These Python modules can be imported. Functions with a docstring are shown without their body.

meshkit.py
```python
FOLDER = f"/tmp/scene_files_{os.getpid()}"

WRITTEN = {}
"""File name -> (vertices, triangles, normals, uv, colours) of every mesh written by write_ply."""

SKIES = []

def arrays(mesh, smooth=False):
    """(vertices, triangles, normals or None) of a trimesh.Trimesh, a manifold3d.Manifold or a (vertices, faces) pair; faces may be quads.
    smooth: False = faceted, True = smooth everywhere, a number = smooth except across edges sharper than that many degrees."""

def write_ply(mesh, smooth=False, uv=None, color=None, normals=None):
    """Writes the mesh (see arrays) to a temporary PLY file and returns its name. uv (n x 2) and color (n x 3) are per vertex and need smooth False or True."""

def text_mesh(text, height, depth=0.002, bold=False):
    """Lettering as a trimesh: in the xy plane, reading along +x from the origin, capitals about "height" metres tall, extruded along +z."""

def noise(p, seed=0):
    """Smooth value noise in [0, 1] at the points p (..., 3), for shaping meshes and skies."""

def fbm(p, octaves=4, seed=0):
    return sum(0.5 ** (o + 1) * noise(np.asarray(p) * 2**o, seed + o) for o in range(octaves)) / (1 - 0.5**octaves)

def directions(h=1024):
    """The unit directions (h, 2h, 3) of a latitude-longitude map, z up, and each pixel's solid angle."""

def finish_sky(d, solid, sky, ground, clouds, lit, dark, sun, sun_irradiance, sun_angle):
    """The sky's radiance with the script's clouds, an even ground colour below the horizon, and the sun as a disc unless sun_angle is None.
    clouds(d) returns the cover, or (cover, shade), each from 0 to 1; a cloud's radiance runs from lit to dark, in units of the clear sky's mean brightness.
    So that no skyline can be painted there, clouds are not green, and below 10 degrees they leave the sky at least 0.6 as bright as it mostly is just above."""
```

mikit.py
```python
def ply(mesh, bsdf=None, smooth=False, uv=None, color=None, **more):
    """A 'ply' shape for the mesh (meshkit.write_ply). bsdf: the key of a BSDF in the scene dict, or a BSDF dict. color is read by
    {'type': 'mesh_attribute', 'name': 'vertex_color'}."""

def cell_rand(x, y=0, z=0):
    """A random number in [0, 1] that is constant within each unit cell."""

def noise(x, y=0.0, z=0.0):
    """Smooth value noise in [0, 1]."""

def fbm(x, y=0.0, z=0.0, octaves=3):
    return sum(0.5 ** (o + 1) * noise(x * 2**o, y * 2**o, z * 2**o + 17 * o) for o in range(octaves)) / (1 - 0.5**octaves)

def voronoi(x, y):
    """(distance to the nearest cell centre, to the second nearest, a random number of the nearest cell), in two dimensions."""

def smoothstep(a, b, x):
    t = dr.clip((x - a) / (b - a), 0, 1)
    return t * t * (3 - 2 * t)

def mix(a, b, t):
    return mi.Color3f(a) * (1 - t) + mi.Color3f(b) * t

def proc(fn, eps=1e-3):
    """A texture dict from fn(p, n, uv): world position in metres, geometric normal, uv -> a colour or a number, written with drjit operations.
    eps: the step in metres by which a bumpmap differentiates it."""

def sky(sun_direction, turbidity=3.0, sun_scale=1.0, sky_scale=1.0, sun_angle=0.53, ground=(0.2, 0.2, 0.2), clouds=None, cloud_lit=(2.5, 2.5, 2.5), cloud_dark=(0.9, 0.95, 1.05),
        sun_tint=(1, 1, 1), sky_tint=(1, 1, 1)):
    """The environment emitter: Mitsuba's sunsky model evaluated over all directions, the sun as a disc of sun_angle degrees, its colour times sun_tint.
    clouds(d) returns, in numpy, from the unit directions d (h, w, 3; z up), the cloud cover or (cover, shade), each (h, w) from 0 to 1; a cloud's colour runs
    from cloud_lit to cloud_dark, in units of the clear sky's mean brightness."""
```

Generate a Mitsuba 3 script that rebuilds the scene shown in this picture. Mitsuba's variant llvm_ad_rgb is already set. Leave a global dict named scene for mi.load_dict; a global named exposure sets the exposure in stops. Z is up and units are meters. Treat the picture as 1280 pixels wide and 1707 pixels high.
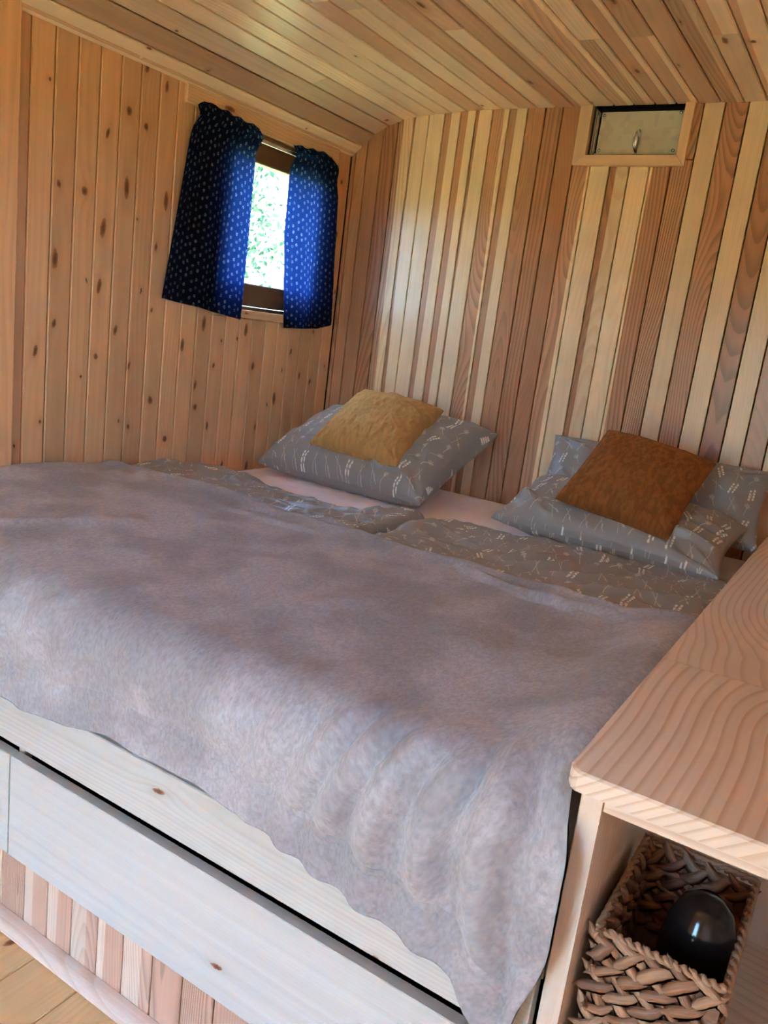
import math, random
import numpy as np, trimesh, manifold3d, drjit as dr, mitsuba as mi
import mikit, meshkit
from mikit import noise, fbm, cell_rand, smoothstep, mix, proc, ply
T = mi.ScalarTransform4f
random.seed(7)
rng = np.random.default_rng(7)
scene = {'type': 'scene'}
labels = {}

# ---------------------------------------------------------------- camera, sky, exposure
exposure = 6.8
R_ = np.array([[0.840344, 0.527542, 0.124586], [0.22029, -0.122366, -0.967729], [-0.495273, 0.84067, -0.219042]])
CAM = np.array([2.0793, -2.9, 1.46])
M = np.eye(4); M[:3, 0] = -R_[0]; M[:3, 1] = -R_[1]; M[:3, 2] = R_[2]; M[:3, 3] = CAM
scene['camera'] = {'type': 'perspective', 'to_world': T(M.tolist()), 'fov_axis': 'y', 'fov': 2 * math.degrees(math.atan(853.5 / 1343.49)), 'near_clip': 0.02, 'far_clip': 200.0}

def cloud_cover(d):
    c = meshkit.fbm(d * 2.3 + 5, 4, 3)
    return np.clip((c - 0.42) * 3.0, 0, 0.8), np.clip((meshkit.fbm(d * 4 + 9, 3, 5) - 0.4) * 1.5, 0, 1)
scene['sky'] = mikit.sky((0.15, -0.32, 0.92), turbidity=4.0, sun_scale=0.46, sun_angle=2.0, sky_scale=1.0, ground=(0.16, 0.2, 0.1), clouds=cloud_cover,
                         cloud_lit=(1.35, 2.05, 2.85), cloud_dark=(0.76, 1.15, 1.65), sky_tint=(0.8, 1.04, 1.2))
SKYGAIN = 1.0

# ---------------------------------------------------------------- materials
def principled(col, rough=0.5, spec=0.5, **k):
    if not isinstance(col, dict): col = {'type': 'rgb', 'value': list(col)}
    return {'type': 'principled', 'base_color': col, 'roughness': rough, 'specular': spec, **k}

def wood(light, dark, heart=None, ring=0.006, contrast=0.6, knots=0.0, tone=0.12, knot_l=0.30, bigk=1.0, kw=0.06, late0=0.25, wave=(0.75, 0.13), fibre=0.06, heartrand=0.0, depth=(0.008, 0.05)):
    """uv.x = 2*id + 1 + across (m); uv.y = 10*code + along (m). code: heart share of the board from one side, in ninths; 10+: heart on the other side."""
    def fn(p, n, uv):
        i = dr.floor(uv.x / 2); a = uv.x - 2 * i - 1
        code = dr.floor(uv.y / 10); l = uv.y - 10 * code
        r1, r2, r3, r4 = (cell_rand(i, k, 3) for k in (1, 2, 3, 4))
        wander = (fbm(l * 0.9, i * 7.3, octaves=2) - 0.5) * 0.10 + (noise(l * 4.0, i * 3.1) - 0.5) * 0.012
        a0 = (r1 - 0.5) * 0.13 + wander
        d0 = dr.abs(depth[0] + depth[1] * r2 + (fbm(l * wave[0] + 50, i * 5.7, octaves=2) - 0.5) * wave[1]) + 0.003
        Rr = dr.sqrt(dr.square(a - a0) + dr.square(d0)) + (noise(a * 60, l * 5, i) - 0.5) * 0.0025
        kn = mi.Float(0); halo = mi.Float(0); core = mi.Float(0)
        if knots > 0:
            for k in (0, 1):
                c = dr.floor(l / knot_l - 0.5) + k
                has = dr.select(cell_rand(c, i, 5) < knots, 1.0, 0.0)
                kl = (c + 0.5 + 0.8 * (cell_rand(c, i, 6) - 0.5)) * knot_l
                ka = (cell_rand(c, i, 7) - 0.5) * kw
                ks = bigk * (0.0028 + 0.0065 * dr.square(cell_rand(c, i, 8)))
                sh = (cell_rand(c, i, 9) - 0.5) * 0.9
                el = 1.25 + 2.2 * dr.square(cell_rand(c, i, 10))
                dd = dr.sqrt(dr.square((l - kl) / el) + dr.square(a - ka + sh * (l - kl) * 0.5)) + 0.0022 * (noise(l * 260, a * 260, i) - 0.5)
                core = dr.maximum(core, has * (1 - smoothstep(ks * 0.25, ks * 0.85, dd)))
                kn = dr.maximum(kn, has * (1 - smoothstep(ks * 0.8, ks * 1.15, dd)))
                halo = dr.maximum(halo, has * dr.exp(-dr.square(dd / (ks * 2.3))) * 0.55)
                Rr = Rr + has * dr.exp(-dr.square(dd / (ks * 3.5))) * ks * 1.6
        t = Rr / (ring * (0.7 + 0.6 * r4)) + r3 * 9
        f = t - dr.floor(t)
        late = smoothstep(late0, 0.92, f) * (1 - smoothstep(0.93, 1.0, f))
        fib = (noise(a * 1400, l * 14, i) - 0.5) * fibre + (fbm(a * 90, l * 1.6, i * 3.3, octaves=2) - 0.5) * 0.16
        base = mi.Color3f(light)
        if heart is not None:
            sgn = dr.select(code >= 10, 1.0, 0.0); frac = (code - 10 * sgn) / 9.0
            x = (a / 0.068 + 0.5) + (fbm(l * 1.1, i * 2.9 + 3, octaves=2) - 0.5) * 0.34
            x = dr.select(sgn > 0.5, 1 - x, x)
            hw = dr.select(frac < 0.01, 0.0, dr.select(frac > 0.99, 1.0, 1 - smoothstep(frac - 0.025, frac + 0.025, x)))
            hc = mix(heart[0], heart[1], r2)
            base = mix(light, hc, hw)
            dk = mix(dark, mi.Color3f(heart[1]) * 0.55, hw)
        else:
            dk = mi.Color3f(dark)
        c = mix(base, dk, dr.clip(contrast * late * (0.25 + 1.2 * r1 * r1) + halo, 0, 1))
        c = c * (1 + fib) * (1 + tone * 2 * (r3 - 0.5))
        c = mix(c, mix((0.30, 0.105, 0.038), (0.105, 0.030, 0.012), core), kn * 0.9)
        return dr.clip(c, 0, 1)
    return proc(fn)

MATS = {
    'pine_wall': principled(wood((0.67, 0.385, 0.20), (0.52, 0.26, 0.12), ring=0.016, contrast=0.25, knots=0.62, tone=0.15, knot_l=0.21, bigk=1.12), 0.42, 0.5),
    'larch_wall': principled(wood((0.84, 0.62, 0.39), (0.66, 0.42, 0.23), heart=((0.56, 0.30, 0.165), (0.46, 0.215, 0.11)), ring=0.010, contrast=0.6, wave=(1.0, 0.26), tone=0.10), 0.30, 0.5),
    'pine_ceiling': principled(wood((0.82, 0.65, 0.45), (0.64, 0.43, 0.26), heart=((0.66, 0.45, 0.29), (0.57, 0.36, 0.22)), ring=0.012, contrast=0.32, knots=0.30, tone=0.2, knot_l=0.35), 0.33, 0.5),
    'pine_trim': principled(wood((0.72, 0.475, 0.28), (0.58, 0.35, 0.18), ring=0.009, contrast=0.35, knots=0.3, tone=0.1), 0.42, 0.5),
    'spruce_pale': principled(wood((0.55, 0.565, 0.545), (0.46, 0.445, 0.385), ring=0.007, contrast=0.45, knots=0.5, tone=0.03, knot_l=0.30, kw=0.2, fibre=0.03, depth=(0.004, 0.03)), 0.5, 0.4),
    'spruce_shelf': principled(wood((0.73, 0.61, 0.52), (0.55, 0.40, 0.28), ring=0.019, late0=0.5, contrast=0.75, wave=(1.3, 0.34), knots=0.22, tone=0.04, knot_l=0.4, fibre=0.04, depth=(0.012, 0.06)), 0.45, 0.4),
    'panel_wood': principled(wood((0.70, 0.57, 0.46), (0.52, 0.36, 0.25), heart=((0.62, 0.42, 0.31), (0.56, 0.35, 0.25)), ring=0.006, contrast=0.7, tone=0.08, wave=(1.0, 0.2)), 0.45, 0.4),
    'pine_floor': principled(wood((0.76, 0.55, 0.29), (0.64, 0.42, 0.2), ring=0.012, contrast=0.3, knots=0.5, tone=0.05, knot_l=0.2), 0.35, 0.5),
    'backing': principled((0.05, 0.025, 0.012), 0.9, 0.1),
    'dark': principled((0.012, 0.010, 0.010), 0.8, 0.2),
    'frame_brown': principled(wood((0.16, 0.085, 0.045), (0.10, 0.05, 0.025), ring=0.008, contrast=0.4), 0.4, 0.5),
    'steel': {'type': 'roughconductor', 'material': 'Cr', 'alpha': 0.12},
    'black_gloss': principled((0.006, 0.006, 0.007), 0.12, 0.5, clearcoat=0.2, clearcoat_gloss=0.95),
    'exterior': principled((0.35, 0.3, 0.24), 0.8, 0.2),
    'glass': {'type': 'thindielectric', 'int_ior': 1.5},
    'bark': principled((0.12, 0.08, 0.055), 0.9, 0.1),
    'grass': principled((0.16, 0.19, 0.08), 0.9, 0.1),
}
def plate_tex(p, n, uv):
    g = fbm(p.x * 14, p.z * 14, 2.0) ; s = smoothstep(0.62, 0.72, noise(p.x * 60, p.z * 45, 7.0))
    return mix((0.60, 0.55, 0.44), (0.55, 0.50, 0.39), g) * (1 - 0.10 * s)
MATS['plate'] = principled(proc(plate_tex), 0.35, 0.5)

def ellipse(x, y, cx, cy, rx, ry):
    return 1 - smoothstep(0.75, 1.15, dr.sqrt(dr.square((x - cx) / rx) + dr.square((y - cy) / ry)))

def floral(p, n, uv):
    S = 0.052
    x, y = uv.x / S, uv.y / S
    cov = mi.Float(0); faint = mi.Float(0)
    cx, cy = dr.floor(x), dr.floor(y)
    r = cell_rand(cx, cy, 1); ang = cell_rand(cx, cy, 2) * 1.6 - 0.8
    fx = x - cx - 0.5 - 0.10 * (cell_rand(cx, cy, 3) - 0.5); fy = y - cy - 0.5 - 0.10 * (cell_rand(cx, cy, 4) - 0.5)
    ca, sa = dr.cos(ang), dr.sin(ang)
    u = ca * fx - sa * fy; v = sa * fx + ca * fy
    # sprig with pairs of berries
    for k in range(4):
        for sg in (-1, 1):
            cov = dr.maximum(cov, dr.select(r < 0.24, ellipse(u, v, sg * 0.11, -0.30 + 0.19 * k + 0.05 * sg, 0.062, 0.085), 0.0))
    stem = dr.select(dr.abs(u - 0.06 * dr.sin(v * 5)) < 0.022, dr.select(dr.abs(v) < 0.45, 1.0, 0.0), 0.0)
    # daisies on thin stems
    rad = dr.sqrt(dr.square(u) + dr.square(v - 0.2)); th = dr.atan2(v - 0.2, u)
    daisy = dr.select(rad < 0.12 + 0.07 * dr.cos(th * 7), 1.0, 0.0) * dr.select(rad > 0.05, 1.0, 0.6)
    faint = dr.maximum(faint, dr.select((r > 0.24) & (r < 0.62), dr.maximum(daisy * 0.9, stem * dr.select(v < 0.2, 0.8, 0.0)), 0.0))
    # bare twigs
    tw = dr.maximum(dr.select(dr.abs(u - 0.35 * v) < 0.02, 1.0, 0.0), dr.maximum(dr.select(dr.abs(u + 0.5 * v - 0.1) < 0.02, 1.0, 0.0), ellipse(u, v, 0.2, -0.2, 0.05, 0.13)))
    tw = tw * dr.select((dr.abs(v) < 0.42) & (dr.abs(u) < 0.42), 1.0, 0.0)
    faint = dr.maximum(faint, dr.select(r > 0.62, tw, stem * dr.select(r < 0.24, 1.0, 0.0)) * 0.7)
    g = 1 + (noise(uv.x * 1500, uv.y * 1500) - 0.5) * 0.10
    c = mix((0.28, 0.268, 0.245), (0.62, 0.59, 0.52), dr.clip(faint, 0, 1) * 0.9)
    return mix(c, (0.78, 0.75, 0.68), cov) * g
MATS['floral'] = principled(proc(floral), 0.36, 0.5, sheen=0.3)

def curtain_dots(p, n, uv):
    S = 0.026
    x, y = uv.x / S, uv.y / S
    y = y + 0.5 * (dr.floor(x) - 2 * dr.floor(dr.floor(x) / 2))
    cx, cy = dr.floor(x), dr.floor(y)
    fx = x - cx - 0.5 - 0.35 * (cell_rand(cx, cy, 3) - 0.5); fy = y - cy - 0.5 - 0.35 * (cell_rand(cx, cy, 4) - 0.5)
    rad = dr.sqrt(fx * fx + fy * fy); th = dr.atan2(fy, fx) + cell_rand(cx, cy, 5) * 6
    pet = dr.abs(rad - 0.145) < 0.05
    fl = dr.select(pet & (dr.cos(th * 6) > -0.35), 1.0, 0.0) * (0.45 + 0.55 * cell_rand(cx, cy, 6))
    lx = dr.abs(noise(x * 3.1, y * 3.1, 4.0) - 0.5) < 0.02
    return fl, dr.select(lx, 1.0, 0.0)
def curtain_col(p, n, uv):
    fl, lx = curtain_dots(p, n, uv)
    c = mix((0.006, 0.007, 0.012), (0.012, 0.014, 0.024), lx)
    w = (noise(uv.x * 900, uv.y * 40) - 0.5) * 0.4
    return mix(c * (1 + w), (0.50, 0.50, 0.48), fl)
def curtain_thru(p, n, uv):
    fl, lx = curtain_dots(p, n, uv)
    return mix(mix((0.007, 0.022, 0.105), (0.011, 0.036, 0.15), lx), (0.22, 0.30, 0.42), fl)
MATS['curtain_cloth'] = {'type': 'blendbsdf', 'weight': 0.5, 'a': {'type': 'twosided', 'bsdf': {'type': 'diffuse', 'reflectance': proc(curtain_col)}},
                         'b': {'type': 'principledthin', 'base_color': proc(curtain_thru), 'roughness': 0.9, 'diff_trans': 2.0, 'spec_trans': 0.0, 'eta': 1.05}}

def fleece(p, n, uv):
    g = fbm(uv.x * 9, uv.y * 9, 1.0); f = fbm(uv.x * 260, uv.y * 160, 5.0, octaves=2)
    s = smoothstep(0.60, 0.85, noise(uv.x * 620, uv.y * 480, 9.0)) * smoothstep(0.45, 0.6, g)
    c = mix((0.31, 0.315, 0.345), (0.41, 0.415, 0.455), smoothstep(0.3, 0.7, g))
    return c * (0.80 + 0.40 * f) * (1 - 0.11 * s)
def fleece_h(p, n, uv):
    return fbm(uv.x * 190, uv.y * 120, 2.0, octaves=2) * 1.0
MATS['fleece'] = {'type': 'bumpmap', 'arbitrary': proc(fleece_h, 0.0015), 'scale': 0.0022, 'bsdf': principled(proc(fleece), 0.9, 0.15, sheen=0.7, sheen_tint=0.3)}
def plush(dark, light, seed):
    def fn(p, n, uv):
        g = fbm(uv.x * 120, uv.y * 70, seed, octaves=3)
        return mix(dark, light, smoothstep(0.3, 0.72, g))
    return fn
def plush_h(p, n, uv): return fbm(uv.x * 160, uv.y * 90, 3.0, octaves=2)
for nm, d_, l_ in (('plush_gold', (0.44, 0.235, 0.080), (0.52, 0.295, 0.105)), ('plush_rust', (0.20, 0.076, 0.025), (0.29, 0.112, 0.036))):
    MATS[nm] = {'type': 'bumpmap', 'arbitrary': proc(plush_h, 0.0015), 'scale': 0.004, 'bsdf': principled(proc(plush(d_, l_, 1.0 if nm == 'plush_gold' else 4.0)), 0.9, 0.1, sheen=0.8, sheen_tint=0.8)}
MATS['sheet'] = principled(proc(lambda p, n, uv: mi.Color3f(0.80, 0.72, 0.74) * (0.94 + 0.12 * fbm(p.x * 30, p.y * 30, p.z * 30))), 0.8, 0.2, sheen=0.3)
for k, (a_, b_) in enumerate((((0.36, 0.20, 0.12), (0.20, 0.10, 0.06)), ((0.46, 0.30, 0.20), (0.28, 0.16, 0.10)), ((0.30, 0.17, 0.115), (0.16, 0.085, 0.055)))):
    def fn(p, n, uv, a_=a_, b_=b_):
        return mix(a_, b_, fbm(uv.x * 700, uv.y * 25, 2.0, octaves=2)) * (0.8 + 0.4 * noise(uv.x * 60, uv.y * 20))
    MATS['hyacinth_%d' % k] = principled(proc(fn), 0.5, 0.4)
def leaf_col(p, n, uv):
    r = cell_rand(dr.floor(uv.x), 3)
    return mix((0.03, 0.075, 0.035), (0.09, 0.17, 0.09), r)
MATS['leaf'] = {'type': 'principledthin', 'base_color': proc(leaf_col), 'roughness': 0.5, 'diff_trans': 0.6, 'spec_trans': 0.0, 'eta': 1.4}
for k, v in MATS.items(): scene['mat_' + k] = {**v, 'id': 'mat_' + k}

# ---------------------------------------------------------------- helpers
def numbered(name):
    if name not in USED: USED[name] = 0; return name
    USED[name] += 1
    return '%s_%03d' % (name, USED[name])
USED = {}
def put(name, mesh, mat, parent=None, smooth=False, uv=None, label=None, cat=None, group=None, kind=None):
    key = numbered((parent + '__' if parent else '') + name)
    if isinstance(mesh, tuple): mesh, uv = mesh
    scene[key] = ply(mesh, 'mat_' + mat, smooth=smooth, uv=uv)
    tag(key, label, cat, group, kind)
    return key
def tag(key, label=None, cat=None, group=None, kind=None):
    d = {k: v for k, v in (('label', label), ('category', cat), ('group', group), ('kind', kind)) if v}
    if d: labels[key] = {**labels.get(key, {}), **d}
def thing(name, label, cat, group=None, kind=None):
    key = numbered(name); tag(key, label, cat, group, kind); return key

def tri(v, f): return trimesh.Trimesh(np.asarray(v, float), np.asarray(f, int), process=False)
def board(org, A, N, L, w, t, ln, c=0.0025, idn=0, code=0, cend=True, l0=None):
    """A chamfered plank: from org, w along A (across), t along N (its face), ln along L (the grain). Returns (mesh, uv)."""
    org, A, N, L = (np.asarray(x, float) for x in (org, A, N, L))
    sec = [(0, 0), (w, 0), (w, t - c), (w - c, t), (c, t), (0, t - c)]
    mid = w / 2
    e = c if cend else 0.0
    rows = []
    for l in ((0, ln) if not cend else (0, e, ln - e, ln)):
        top = t - c if (cend and l in (0, ln)) else t
        rows.append([(a, min(d, top), l) for a, d in sec])
    V, F, U = [], [], []
    off = (idn * 0.37) % 3.0 if l0 is None else l0
    def face(pts):
        b = len(V)
        nrm = np.cross(np.subtract(pts[1], pts[0]), np.subtract(pts[2], pts[0]))
        for a, d, l in pts:
            V.append(org + A * a + N * d + L * l)
            ax = a - mid + (d - t) * (0.6 if a < mid else -0.6) if True else a
            U.append((2 * idn + 1 + ax, 10 * code + 0.5 + off + l))
        for k in range(1, len(pts) - 1): F.append((b, b + k, b + k + 1))
    n = len(sec)
    for r in range(len(rows) - 1):
        for k in range(n):
            face([rows[r][k], rows[r][(k + 1) % n], rows[r + 1][(k + 1) % n], rows[r + 1][k]])
    face(rows[0][::-1]); face(rows[-1])
    V = np.array(V); F = np.array(F)
    if np.dot(np.cross(A, N), L) < 0: F = F[:, ::-1]
    return tri(V, F), np.array(U)
def box(x0, x1, y0, y1, z0, z1, along='z', c=0.0025, idn=0, code=0, face=None):
    """A chamfered board filling the box, with the grain along an axis; face: the axis and sign of its chamfered face."""
    ax = {'x': 0, 'y': 1, 'z': 2}
    lo, hi = np.array([x0, y0, z0], float), np.array([x1, y1, z1], float)
    l = ax[along]; rest = [k for k in range(3) if k != l]
    if face is None:
        nA = min(rest, key=lambda k: hi[k] - lo[k]); sg = 1
    else: nA, sg = ax[face[1]], (1 if face[0] == '+' else -1)
    aA = [k for k in rest if k != nA][0]
    E = np.eye(3); org = lo.copy()
    N = E[nA] * sg
    if sg < 0: org[nA] = hi[nA]
    return board(org, E[aA], N, E[l], hi[aA] - lo[aA], hi[nA] - lo[nA], hi[l] - lo[l], c, idn, code)
def rounded(lo, hi, r, n=2):
    s = [trimesh.creation.icosphere(n, r) for _ in range(1)][0].vertices
    P = np.vstack([s + np.array([lo[0] + r if i & 1 else hi[0] - r, lo[1] + r if i & 2 else hi[1] - r, lo[2] + r if i & 4 else hi[2] - r]) for i in range(8)])
    return trimesh.convex.convex_hull(P)
def grid_faces(nu, nv, flip=False):
    i, j = np.meshgrid(np.arange(nu - 1), np.arange(nv - 1), indexing='ij')
    a = (i * nv + j).ravel(); q = np.stack([a, a + nv, a + nv + 1, a + 1], -1)
    f = np.vstack([q[:, [0, 1, 2]], q[:, [0, 2, 3]]])
    return f[:, ::-1] if flip else f
def normals_of(P):
    du = np.gradient(P, axis=0); dv = np.gradient(P, axis=1)
    n = np.cross(du, dv); return n / np.maximum(np.linalg.norm(n, axis=-1, keepdims=True), 1e-12)
def thick_sheet(P, UV, th):
    """A cloth of the given thickness from a grid of points P (nu, nv, 3), its upper side."""
    nu, nv = P.shape[:2]; n = normals_of(P); Q = P - n * th
    V = np.vstack([P.reshape(-1, 3), Q.reshape(-1, 3)]); U = np.vstack([UV.reshape(-1, 2)] * 2)
    k = nu * nv; f = grid_faces(nu, nv); F = [f, f[:, ::-1] + k]
    idx = np.arange(k).reshape(nu, nv)
    for e, fl in ((idx[0], 0), (idx[-1], 1), (idx[:, 0], 1), (idx[:, -1], 0)):
        a, b = e[:-1], e[1:]
        q = np.vstack([np.stack([a, b, b + k], -1), np.stack([a, b + k, a + k], -1)])
        F.append(q if fl else q[:, ::-1])
    return tri(V, np.vstack(F)[:, ::-1] if n[nu // 2, nv // 2, 2] < -2 else np.vstack(F)), U
def interp(x, pts):
    a = np.array(pts, float); return np.interp(x, a[:, 0], a[:, 1])
def sstep(a, b, x):
    t = np.clip((np.asarray(x, float) - a) / (b - a), 0, 1); return t * t * (3 - 2 * t)
def nz(x, y, s, seed=0, oct=3):
    return meshkit.fbm(np.stack([np.asarray(x) * s, np.asarray(y) * s, np.zeros_like(np.asarray(x, float)) + 3.3], -1), oct, int(seed)) - 0.5
def tube(pts, r, n=8):
    P = np.asarray(pts, float); t = np.gradient(P, axis=0); t /= np.linalg.norm(t, axis=1, keepdims=True)
    a = np.cross(t, [0.3, 0.2, 0.93]); a /= np.linalg.norm(a, axis=1, keepdims=True); b = np.cross(t, a)
    th = np.arange(n) * 2 * np.pi / n; r = np.broadcast_to(r, (len(P),))
    V = (P[:, None] + r[:, None, None] * (np.cos(th)[None, :, None] * a[:, None] + np.sin(th)[None, :, None] * b[:, None])).reshape(-1, 3)
    F = []
    for i in range(len(P) - 1):
        for j in range(n):
            p, q = i * n + j, i * n + (j + 1) % n
            F += [(p, q, q + n), (p, q + n, p + n)]
    V = np.vstack([V, P[:1], P[-1:]]); e = len(V) - 2
    for j in range(n):
        F += [(e, (j + 1) % n, j), (e + 1, (len(P) - 1) * n + j, (len(P) - 1) * n + (j + 1) % n)]
    m = tri(V, F)
    if m.volume < 0: m.invert()
    return m

X, Y, Z = np.eye(3)
W, YB, YF = 2.25, 0.0, -1.9575      # room width, back wall, bed front
YR = -4.30                          # the wagon's front wall
ids = iter(range(1, 4000))

# ---------------------------------------------------------------- the wagon: ceiling profile, shells, planks
PROF = [(0.0, 2.130), (0.049, 2.170), (0.102, 2.216), (0.165, 2.248), (0.230, 2.268), (0.298, 2.280), (0.376, 2.286), (0.440, 2.290), (0.505, 2.295), (0.580, 2.297)]
PROF += [(0.580 + 0.0699 * k, 2.298) for k in range(1, 16)]
mir = [(W - x, z) for x, z in PROF[::-1] if x < 0.59]
PROF = [p for p in PROF if p[0] < mir[0][0] - 0.03] + mir
def ceil_z(x): return np.interp(x, [p[0] for p in PROF], [p[1] for p in PROF])

# shells (dark sheathing behind the planks; the outside of the wagon)
GLASS = (-0.695, -0.205, 1.552, 2.0)      # window opening in the left wall: y0 y1 z0 z1
WIN = (-0.7345, -0.1475, 1.468, 2.075)
def cut_wall(x0, x1, y0, y1, z0, z1, hole):
    a = trimesh.creation.box(bounds=[[x0, y0, z0], [x1, y1, z1]])
    b = trimesh.creation.box(bounds=hole)
    ma, mb = (manifold3d.Manifold(manifold3d.Mesh(np.asarray(m.vertices, np.float32), np.asarray(m.faces, np.uint32))) for m in (a, b))
    o = (ma - mb).to_mesh(); return tri(o.vert_properties[:, :3], o.tri_verts)
wl = put('wall_left', cut_wall(-0.10, -0.016, YR, 0.09, -0.05, 2.30, [[-0.3, WIN[0], WIN[2]], [0.3, WIN[1], WIN[3]]]), 'backing', kind='structure')
RWIN = (-2.78, -2.26, 1.50, 2.02)
wr = put('wall_right', cut_wall(W + 0.016, W + 0.1, YR, 0.09, -0.05, 2.30, [[W - 1, RWIN[0], RWIN[2]], [W + 1, RWIN[1], RWIN[3]]]), 'backing', kind='structure')
VENT = (1.006, 1.313, 2.137)
wb = put('wall_back', cut_wall(-0.016, W + 0.016, 0.016, 0.09, -0.05, 2.40, [[VENT[0], -0.2, VENT[2]], [VENT[1], 0.07, 2.31]]), 'backing', kind='structure')
DOOR = (1.06, 1.58, 0.0, 1.80)
wf = put('wall_front', cut_wall(-0.10, W + 0.1, YR - 0.06, YR, -0.05, 2.40, [[DOOR[0], -9, DOOR[2] - 0.2], [DOOR[1], 0, DOOR[3]]]), 'pine_trim', kind='structure')
sec = [(x, z + 0.018) for x, z in PROF] + [(W + 0.1, 2.20), (W + 0.1, 2.40), (-0.1, 2.40), (-0.1, 2.20)]
from shapely.geometry import Polygon
cm = trimesh.creation.extrude_polygon(Polygon(sec), 0.09 - YR + 0.06, engine='earcut')
v = cm.vertices.copy(); cm = tri(np.stack([v[:, 0], 0.09 - v[:, 2], v[:, 1]], -1), cm.faces)
if cm.volume < 0: cm.invert()
ce = put('ceiling', cm, 'backing', kind='structure')
fl = put('floor', tri(*(lambda m: (m.vertices, m.faces))(trimesh.creation.box(bounds=[[-0.1, YR - 0.06, -0.10], [W + 0.1, 0.09, -0.021]]))), 'backing', kind='structure')

g = 0.0015
# left wall planks, vertical
y = 0.0; k = 0
while y > YR + 0.02:
    y1 = y - 0.0735
    lo = max(y1, YR)
    i = next(ids)
    segs = [(0.0, 2.142)]
    if lo < WIN[1] - 0.002 and y > WIN[0] + 0.002: segs = [(0.0, WIN[2] - 0.033), (WIN[3] + 0.003, 2.142)]
    for (a, b) in segs:
        put('plank', board((-0.016, lo + 0.0017, a), Y, X, Z, (y - lo) - 0.0034, 0.016, b - a, 0.003, i, 0), 'pine_wall', wl)
    y = lo
# a wide board standing proud at the left edge of the view
put('board', box(0.0005, 0.022, -1.72, -1.512, 0.95, 2.19, 'z', 0.004, next(ids), 0, '+x'), 'pine_wall', wl)
# right wall planks
y = 0.0
while y > YR + 0.02:
    lo = max(y - 0.0735, YR)
    for (a, b) in ([(0.0, RWIN[2]), (RWIN[3], 2.142)] if RWIN[0] < y and lo < RWIN[1] else [(0.0, 2.142)]):
        put('plank', board((W + 0.016, lo + g, a), Y, -X, Z, (y - lo) - 2 * g, 0.016, b - a, 0.0022, next(ids), 0), 'pine_wall', wr)
    y = lo
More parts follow.
